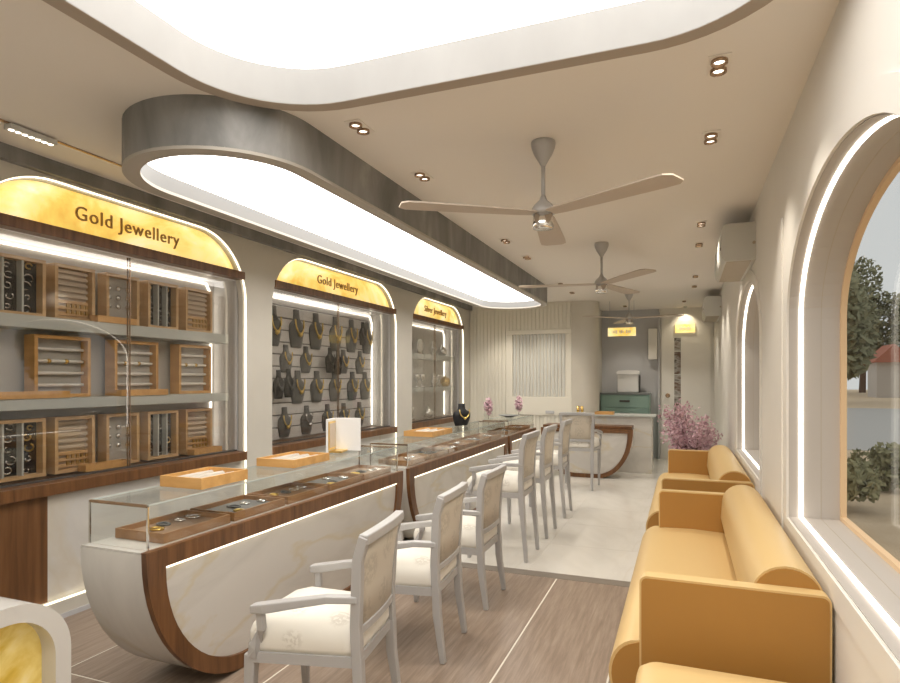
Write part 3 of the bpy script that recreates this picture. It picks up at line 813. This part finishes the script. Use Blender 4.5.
deck_trays(2.06, 4.36, 5, 'nearest', ['velvet_brown', 'charcoal_velvet', 'velvet_brown', 'charcoal_velvet', 'velvet_brown'])
deck_trays(4.68, 7.48, 6, 'middle', ['velvet_brown', 'charcoal_velvet', 'velvet_brown'])
deck_trays(7.82, 9.05, 2, 'short far', ['velvet_brown', 'velvet_brown'])
# mirror / white box frame on the near counter
t = thing('mirror_stand', 'white box-like table mirror with gold inner frame on the near counter', 'mirror', (0, 0, 0))
box('side_panel', -.10, .10, .0, .016, 0, .25, 'white_plastic', t, .003)
box('side_panel', -.116, -.10, -.17, .016, 0, .25, 'white_plastic', t, .003)
box('inner_frame', -.0995, -.094, -.16, -.002, .02, .23, 'gold_metal', t)
box('mirror_glass', -.0939, -.09, -.145, -.017, .035, .215, 'beige_linen', t)
box('base_plate', -.10, .0, -.15, 0, 0, .012, 'gold_metal', t)
place(t, (-2.40, 4.02, zt), R(14))

def bust(label, h, w, mat, chain, cat='necklace bust', group=None):
    """flat-backed necklace bust: shoulders, neck and a necklace; faces +X, back at x = 0"""
    t = thing('necklace_bust', label, cat, (0, 0, 0), group)
    rings = []
    prof = [(0, .36, .10), (.12, .42, .16), (.38, .50, .22), (.55, .49, .24), (.64, .40, .23), (.70, .26, .2), (.76, .20, .17), (.88, .18, .15), (.98, .19, .14), (1.0, .16, .12)]
    for z, hw, dp in prof:
        hw *= w; d = dp * w
        rings.append([(0, -hw, z * h), (d * .55, -hw * .9, z * h), (d * .9, -hw * .5, z * h), (d, 0, z * h), (d * .9, hw * .5, z * h), (d * .55, hw * .9, z * h), (0, hw, z * h)])
    MB().loft(rings, True).build('form', mat, t)
    pts = []
    for k in range(13):
        a = PI * k / 12
        y = -math.cos(a) * w * .30; z = h * (.73 - .36 * math.sin(a) ** .8)
        x = w * (.20 + .05 * math.sin(a))
        pts.append((x + .004, y, z))
    n = MB().tube(pts, .008 * (h / .35), 5).build('necklace', chain, t)
    MB().lathe([(.002, .03 * h), (.022 * h / .3, .0), (.016 * h / .3, -.05 * h), (.002, -.09 * h)], (w * .255, 0, h * .36), 8).build('pendant', chain, n)
    return t
protos = {}
def put_bust(label, y, z, h, w, mat, chain, x=-3.997, rz=0, group='necklace busts on the slatted panel'):
    key = (h, w, mat, chain)
    if key not in protos:
        protos[key] = b = bust(label, h, w, mat, chain, group=group)
    else:
        b = copy_tree(protos[key]); b['label'] = label
    b['group'] = group
    place(b, (x, y, z), rz)
on = ['first', 'second', 'third', 'fourth', 'fifth', 'sixth', 'seventh']
ROWS = [('top', 1.85, .42, .25, [5.133, 5.533, 5.905, 6.324, 6.70, 7.104]),
        ('second', 1.575, .30, .205, [5.35, 5.713, 6.513, 6.917]),
        ('third', 1.235, .365, .24, [5.557, 5.925, 6.31, 6.725, 7.049]),
        ('bottom', .885, .32, .215, [5.326, 5.727, 6.149, 6.518, 6.906])]
for rn, z, h, w, ysr in ROWS:
    for k, y in enumerate(ysr):
        y *= 3.97 / 3.93
        put_bust('charcoal necklace bust, %s from the left in the %s row of the slatted panel' % (on[k], rn), y, z, h, w, 'charcoal_velvet', 'silver_metal' if (rn == 'bottom' and k == 1) else 'gold_metal')
for y, z, l in ((6.10, 1.58, 'left of the two dark bare busts in the second row'), (6.28, 1.56, 'right of the two dark bare busts in the second row'),
                (5.14, 1.30, 'left of the two dark busts at the left end of the third row'), (5.31, 1.31, 'right of the two dark busts at the left end of the third row'), (6.88, 1.95, 'black bust tucked between necklaces at the right of the top row')):
    put_bust('plain ' + l if not l.startswith('black') else l, y * 3.97 / 3.93, z, .30, .17, 'black_velvet', 'charcoal_velvet', x=-3.93)
put_bust('black necklace bust with gold pendant standing on the middle glass counter', 6.70, zt, .26, .27, 'black_velvet', 'gold_metal', x=-2.46, rz=R(-25), group='counter bust')

# niche 1 display boards
def board(y0, y1, z0, z1, style, label):
    x0, x1 = -3.95, -3.86
    t = thing('display_board', label, 'display board', ((x0 + x1) / 2, (y0 + y1) / 2, z0), 'jewellery boards in the left showcase')
    fr = 'oak' if style == 'ladder' else 'oak_pale'
    w = .022
    deep = -3.852 if style == 'ladder' else x1
    box('frame_side', x0, deep, y0, y0 + w, z0, z1, fr, t)
    box('frame_side', x0, deep, y1 - w, y1, z0, z1, fr, t)
    box('frame_rail', x0, deep, y0 + w, y1 - w, z0, z0 + w, fr, t)
    box('frame_rail', x0, deep, y0 + w, y1 - w, z1 - w, z1, fr, t)
    bk = {'black': 'black_velvet', 'slot': 'beige_linen', 'ring': 'grey_linen', 'ladder': 'grey_linen'}[style]
    box('panel', x0, x0 + .03, y0 + w, y1 - w, z0 + w, z1 - w, bk, t)
    W_, H_ = y1 - y0 - 2 * w, z1 - z0 - 2 * w
    if style == 'black':
        for k in (1, 2): box('divider', x0 + .03, x1 - .01, y0 + w + W_ * k / 3 - .006, y0 + w + W_ * k / 3 + .006, z0 + w, z1 - w, 'shelf_grey', t)
        rq = random.Random(int(y0 * 1000 + z0 * 77))
        for k in range(3):
            for j in range(5):
                yc, zc = y0 + w + W_ * (k + .5 + rq.uniform(-.12, .12)) / 3, z0 + w + H_ * (j + .5 + rq.uniform(-.2, .2)) / 5
                rr = min(W_ / 9, H_ / 12) * rq.uniform(.45, 1.0)
                a0 = rq.uniform(0, 6)
                pts = [(x0 + .036, yc + rr * 1.2 * math.cos(a), zc + rr * math.sin(a)) for a in [a0 + 5.0 * q / 8 for q in range(9)]]
                MB().tube(pts, .006, 4).build('earring', 'silver_metal' if rq.random() < .85 else 'gold_metal', t)
    elif style == 'slot':
        for j in range(8):
            z = z0 + w + H_ * (j + .5) / 8
            box('padded_bar', x0 + .03, x0 + .055, y0 + w + .004, y1 - w - .004, z - .012, z + .012, 'oak_pale' if j < 3 else 'beige_linen', t, .004, 1)
        for j in range(2):
            for k in range(5):
                yc = y0 + w + W_ * (.30 + .7 * (k + .5) / 5); z = z0 + w + H_ * (.10 + .13 * j)
                box('slot', x0 + .054, x0 + .062, yc - .010, yc + .010, z - .010, z + .016, 'letter_bronze', t)
    elif style == 'ring':
        for j in range(3):
            for k in range(3):
                yc, zc = y0 + w + W_ * (k + .5) / 3, z0 + w + H_ * (.36 + .2 * j)
                MB().lathe([(.004, 0), (.018, .004), (.020, .012), (.006, .02)], (x0 + .03, yc, zc), 8, axis='x').build('ring', 'silver_metal', t)
    else:
        for j in range(4):
            z = z0 + w + H_ * (j + .75) / 4.6
            b = MB().lathe([(.003, y0 + w), (.011, y0 + w + .004), (.011, y1 - w - .004), (.003, y1 - w)], (x0 + .055, 0, z), 8, axis='y').build('roll', 'white_linen', t)
            if j == 2:
                for q in (.35, .7): MB().lathe([(.013, -.012), (.017, 0), (.013, .012)], (x0 + .055, y0 + W_ * q, z), 10, axis='y').build('bangle', 'brass', b)
    return t
for z0, z1, rn in ((1.902, 2.27, 'upper shelf'), (.874, 1.25, 'lower floor')):
    board(2.30, 2.70, z0, z1, 'black', 'black jewellery board with silver pieces, left end of the %s' % rn)
    board(2.76, 3.05, z0, z1, 'slot', 'beige slotted jewellery board, second from left on the %s' % rn)
    board(3.14, 3.42, z0, z1, 'ring', 'grey ring board in the middle of the %s of the left showcase' % rn)
    board(3.50, 3.80, z0, z1, 'black', 'black jewellery board, fourth from left on the %s' % rn)
    board(3.88, 4.18, z0, z1, 'slot', 'beige slotted jewellery board, right end of the %s' % rn)
board(2.62, 3.01, 1.382, 1.79, 'ladder', 'oak case with white bracelet rolls, left one on the middle shelf')
board(3.20, 3.59, 1.382, 1.79, 'ladder', 'oak case with white bracelet rolls in the middle of the middle shelf')
board(3.80, 4.16, 1.382, 1.79, 'ladder', 'oak case with white bracelet rolls, right one on the middle shelf')
for x, y, z, sy, l in ((-3.81, 2.55, 1.3805, .50, 'flat oak tray at the left of the middle shelf'), (-3.81, 3.40, 1.3805, .42, 'flat oak tray before the middle oak case'),
                       (-3.808, 3.16, 1.9005, .32, 'flat oak tray before the ring board on the upper shelf'), (-3.808, 3.08, .8735, .34, 'flat oak tray on the lower floor at the door joint'),
                       (-3.808, 4.04, .8735, .32, 'flat oak tray on the lower floor at the right end')):
    tray(x, y, z, .075, sy, .045, 'oak', l, 'beige_linen', items=False)

# niche 3 silverware
def vase(prof, x, y, z, label, mat='silver_metal', name='silver_vase', cat='vase', handle=False):
    t = thing(name, label, cat, (x, y, z), 'silverware in the far showcase')
    MB().lathe(prof, (x, y, z), 16).build('vessel', mat, t)
    if handle:
        MB().tube([(x, y + .05, z + .05), (x, y + .10, z + .07), (x, y + .10, z + .14), (x, y + .05, z + .16)], .008, 6).build('handle', mat, t)
jug = [(.04, 0), (.055, .01), (.03, .03), (.075, .09), (.07, .14), (.035, .19), (.045, .23)]
pot = [(.05, 0), (.085, .05), (.085, .11), (.05, .15), (.02, .17), (.015, .19)]
gob = [(.045, 0), (.04, .008), (.01, .02), (.01, .09), (.05, .12), (.055, .19), (.05, .2)]
def plate_stand(y, z, r, label):
    t = thing('silver_plate', label, 'plate', (-3.9, y, z), 'silverware in the far showcase')
    MB().lathe([(r, 0), (r * .98, .012), (r * .7, .006), (r * .65, .002), (.01, .002)], (-3.93, y, z + r + .012), 24, axis='x').build('dish', 'silver_metal', t)
    box('stand', -3.96, -3.88, y - .05, y + .05, z, z + .02, 'walnut', t, .003)
z1, z2, z3 = 1.9005, 1.3805, .8735
plate_stand(8.40, z1, .11, 'round silver plate at the left of the top shelf')
plate_stand(8.80, z1, .12, 'second round silver plate on the top shelf')
vase(jug, -3.88, 9.22, z1, 'silver jug on the top shelf of the far showcase', name='silver_jug', cat='jug', handle=True)
vase(pot, -3.88, 9.62, z1, 'lidded silver pot at the right of the top shelf', name='silver_pot', cat='pot')
vase(gob, -3.88, 8.55, z2, 'silver goblet at the left of the middle shelf', name='silver_goblet', cat='goblet')
vase(gob, -3.88, 8.76, z2, 'second silver goblet from the left on the middle shelf', name='silver_goblet', cat='goblet')
vase(jug, -3.88, 9.24, z2, 'silver vase in the middle of the middle shelf')
vase(gob, -3.88, 9.46, z2, 'silver goblet third along the middle shelf, near the glowing strip', name='silver_goblet', cat='goblet')
vase(pot, -3.86, 9.72, z2, 'brass lidded pot at the right of the middle shelf', 'brass', 'brass_pot', 'pot')
plate_stand(8.45, z3, .10, 'round silver plate on the lowest level of the far showcase')
vase(pot, -3.88, 9.0, z3, 'lidded silver pot on the lowest level of the far showcase', name='silver_pot', cat='pot')

# flower blocks, dish, brass pieces on the far counters
def petals(name, c, rx, rz, n, size, parent, seed):
    rnd = random.Random(seed); mb = MB()
    for _ in range(n):
        while True:
            p = Vector((rnd.uniform(-1, 1), rnd.uniform(-1, 1), rnd.uniform(-1, 1)))
            if p.length < 1: break
        q = Vector((c[0] + p.x * rx, c[1] + p.y * rx, c[2] + p.z * rz))
        a = Vector((rnd.uniform(-1, 1), rnd.uniform(-1, 1), rnd.uniform(-1, 1))).normalized() * size * rnd.uniform(.6, 1.2)
        b = a.orthogonal().normalized() * size * .55
        mb.add([q - a, q + b, q + a, q - b], [(0, 1, 2, 3)])
    o = mb.build(name, 'pink_petal', parent); o['kind'] = 'stuff'
    return o
for k, (x, y, l) in enumerate(((-2.42, 7.62, 'clear block vase with pink flowers next to the black bust'), (-2.35, 8.95, 'clear vase with pink flowers at the far end of the counters'))):
    if k == 0: x, y = -2.47, 7.80
    t = thing('flower_vase', l, 'vase', (x, y, zt), 'pink flower vases on the counters')
    box('glass_block', x - .05, x + .05, y - .05, y + .05, zt, zt + .12, 'clear_glass', t)
    MB().tube([(x, y, zt + .01), (x + .01, y, zt + .2)], .004, 6).build('stem', 'bark', t)
    petals('blossom', (x, y, zt + .175), .062, .12, 200, .021, t, k)
t = thing('dark_dish', 'shallow dark dish on the short far counter between the flower vases', 'dish', (-2.35, 8.4, zt))
MB().lathe([(.06, 0), (.07, .008), (.15, .03), (.155, .034), (.14, .032), (.06, .012)], (-2.35, 8.4, zt), 24).build('bowl', 'slate_top', t)
for k, x in enumerate((-1.655, -1.59)):
    t = thing('brass_holder', ('left' if k == 0 else 'right') + ' one of two small brass tubes on the marble desk', 'pen holder', (x, 10.2, .9255))
    MB().lathe([(.026, 0), (.026, .13), (.022, .13), (.022, .01)], (x, 10.2, .9255), 12).build('tube', 'brass', t)
tray(-1.22, 10.2, .9255, .30, .2, .045, 'oak', 'flat oak tray on the marble cash desk', 'beige_linen', items=False)

# blossom plant behind the far sofa
t = thing('blossom_plant', 'potted plant with pink blossoms behind the far sofa', 'plant', (.06, 7.95, 0))
MB().lathe([(.12, 0), (.15, .02), (.19, .30), (.20, .36), (.185, .37), (.17, .33)], (.06, 7.95, 0), 20).build('pot', 'pot_white', t)
MB().lathe([(.172, .325), (.02, .33)], (.06, 7.95, 0), 16).build('soil', 'bark', t)
rnd = random.Random(3)
tips = []
for k in range(16):
    a = 2 * PI * k / 16 + rnd.uniform(-.2, .2); rr = rnd.uniform(.10, .34); z = rnd.uniform(.70, 1.16) - .3 * max(0, rr - .22)
    tip = (.06 + rr * math.cos(a), 7.95 + rr * math.sin(a), z)
    mid = (.06 + rr * .45 * math.cos(a + .3), 7.95 + rr * .45 * math.sin(a + .3), .33 + (z - .33) * .55)
    MB().tube([(.06 + .05 * math.cos(a), 7.95 + .05 * math.sin(a), .325), mid, tip], [.010, .007, .003], 6).build('branch', 'bark', t)
    tips += [mid, tip, tuple((p + q) / 2 for p, q in zip(mid, tip))]
mb = MB()
for q0 in tips:
    for _ in range(70):
        q = Vector(q0) + Vector((rnd.gauss(0, .05), rnd.gauss(0, .05), rnd.gauss(0, .055)))
        q.x = min(q.x, .455)
        a = Vector((rnd.uniform(-1, 1), rnd.uniform(-1, 1), rnd.uniform(-1, 1))).normalized() * .020
        b = a.orthogonal().normalized() * .013
        mb.add([q - a, q + b, q + a, q - b], [(0, 1, 2, 3)])
o = mb.build('blossom', 'pink_petal', t); o['kind'] = 'stuff'

# ------------------------------------------------------------------ outside the windows
struct(box('ground', .9, 60, -15, 120, -.35, -.20, 'tan_earth'))
struct(box('road', .95, 60, 17, 42, -.20, -.19, 'asphalt'))
def foliage(c, r, rz, n, size, mat, seed):
    rnd = random.Random(seed); mb = MB()
    lumps = [Vector((rnd.uniform(-.6, .6) * r, rnd.uniform(-.6, .6) * r, rnd.uniform(-.5, .6) * rz)) for _ in range(9)]
    for _ in range(n):
        l = rnd.choice(lumps); p = Vector((rnd.gauss(0, 1), rnd.gauss(0, 1), rnd.gauss(0, 1))).normalized() * rnd.uniform(.6, 1)
        q = Vector(c) + l + Vector((p.x * r * .5, p.y * r * .5, p.z * rz * .45))
        q.z = max(q.z, -.18)
        a = Vector((rnd.uniform(-1, 1), rnd.uniform(-1, 1), rnd.uniform(-1, 1))).normalized() * size
        b = a.orthogonal().normalized() * size * .6
        mb.add([q - a, q + b, q + a, q - b], [(0, 1, 2, 3)])
    return mb
blabel = ['low olive shrub nearest the window frame', 'low olive shrub second in the verge', 'low olive shrub in the middle of the verge', 'low olive shrub toward the right of the verge', 'low olive shrub right of the others', 'low olive shrub at the far right of the verge']
for k, (x, y) in enumerate(((1.8, 9.2), (2.9, 11.2), (3.1, 9.0), (4.3, 10.6), (4.6, 8.9), (6.0, 10.3))):
    t = thing('shrub', blabel[k] + ' outside', 'shrub', (x, y, -.2), 'shrubs outside the near window')
    foliage((x, y, .12), .55, .42, 1300, .055, 'bush_leaf', 20 + k).build('foliage', 'bush_leaf', t)['kind'] = 'stuff'
    MB().tube([(x, y, -.2), (x + .05, y, .3)], [.04, .015], 6).build('stem', 'bark', t)
tlab = ['dark leafy tree behind the window frame edge', 'tall dark leafy tree across the road outside the window', 'leafy tree right of the hut across the road', 'leafy tree at the far right outside', 'tall tree rising behind the hut outside', 'tall tree in the second row right of the hut', 'tree directly behind the red roof of the hut outside', 'tree far along the road outside the second window', 'last tree at the end of the road outside']
for k, (x, y, h) in enumerate(((8.2, 50, 9.5), (19.0, 52, 11), (28, 53, 10), (37, 54, 11), (14.0, 78, 16), (27.5, 82, 17), (21.5, 92, 17), (46, 50, 10), (55, 46, 10))):
    t = thing('tree', tlab[k], 'tree', (x, y, -.2), 'trees across the road')
    MB().tube([(x, y, -.2), (x + .2, y, h * .4), (x - .1, y, h * .75)], [.4, .28, .1], 8).build('trunk', 'bark', t)
    foliage((x, y, h * .53), 4.0 * (h / 11) ** .6, h * .5, 4200, .40, 'tree_leaf', 50 + k).build('crown', 'tree_leaf', t)['kind'] = 'stuff'
t = thing('hut', 'small hut with red roof across the road outside the window', 'hut', (18.0, 68, -.2))
box('wall', 16.8, 19.4, 67, 70, -.2, 3.2, 'hut_wall', t)
plate('roof', [(16.4, 3.1), (19.8, 3.1), (18.1, 4.8)], [], 66.6, 70.4, 'xz', 'red_roof', t)
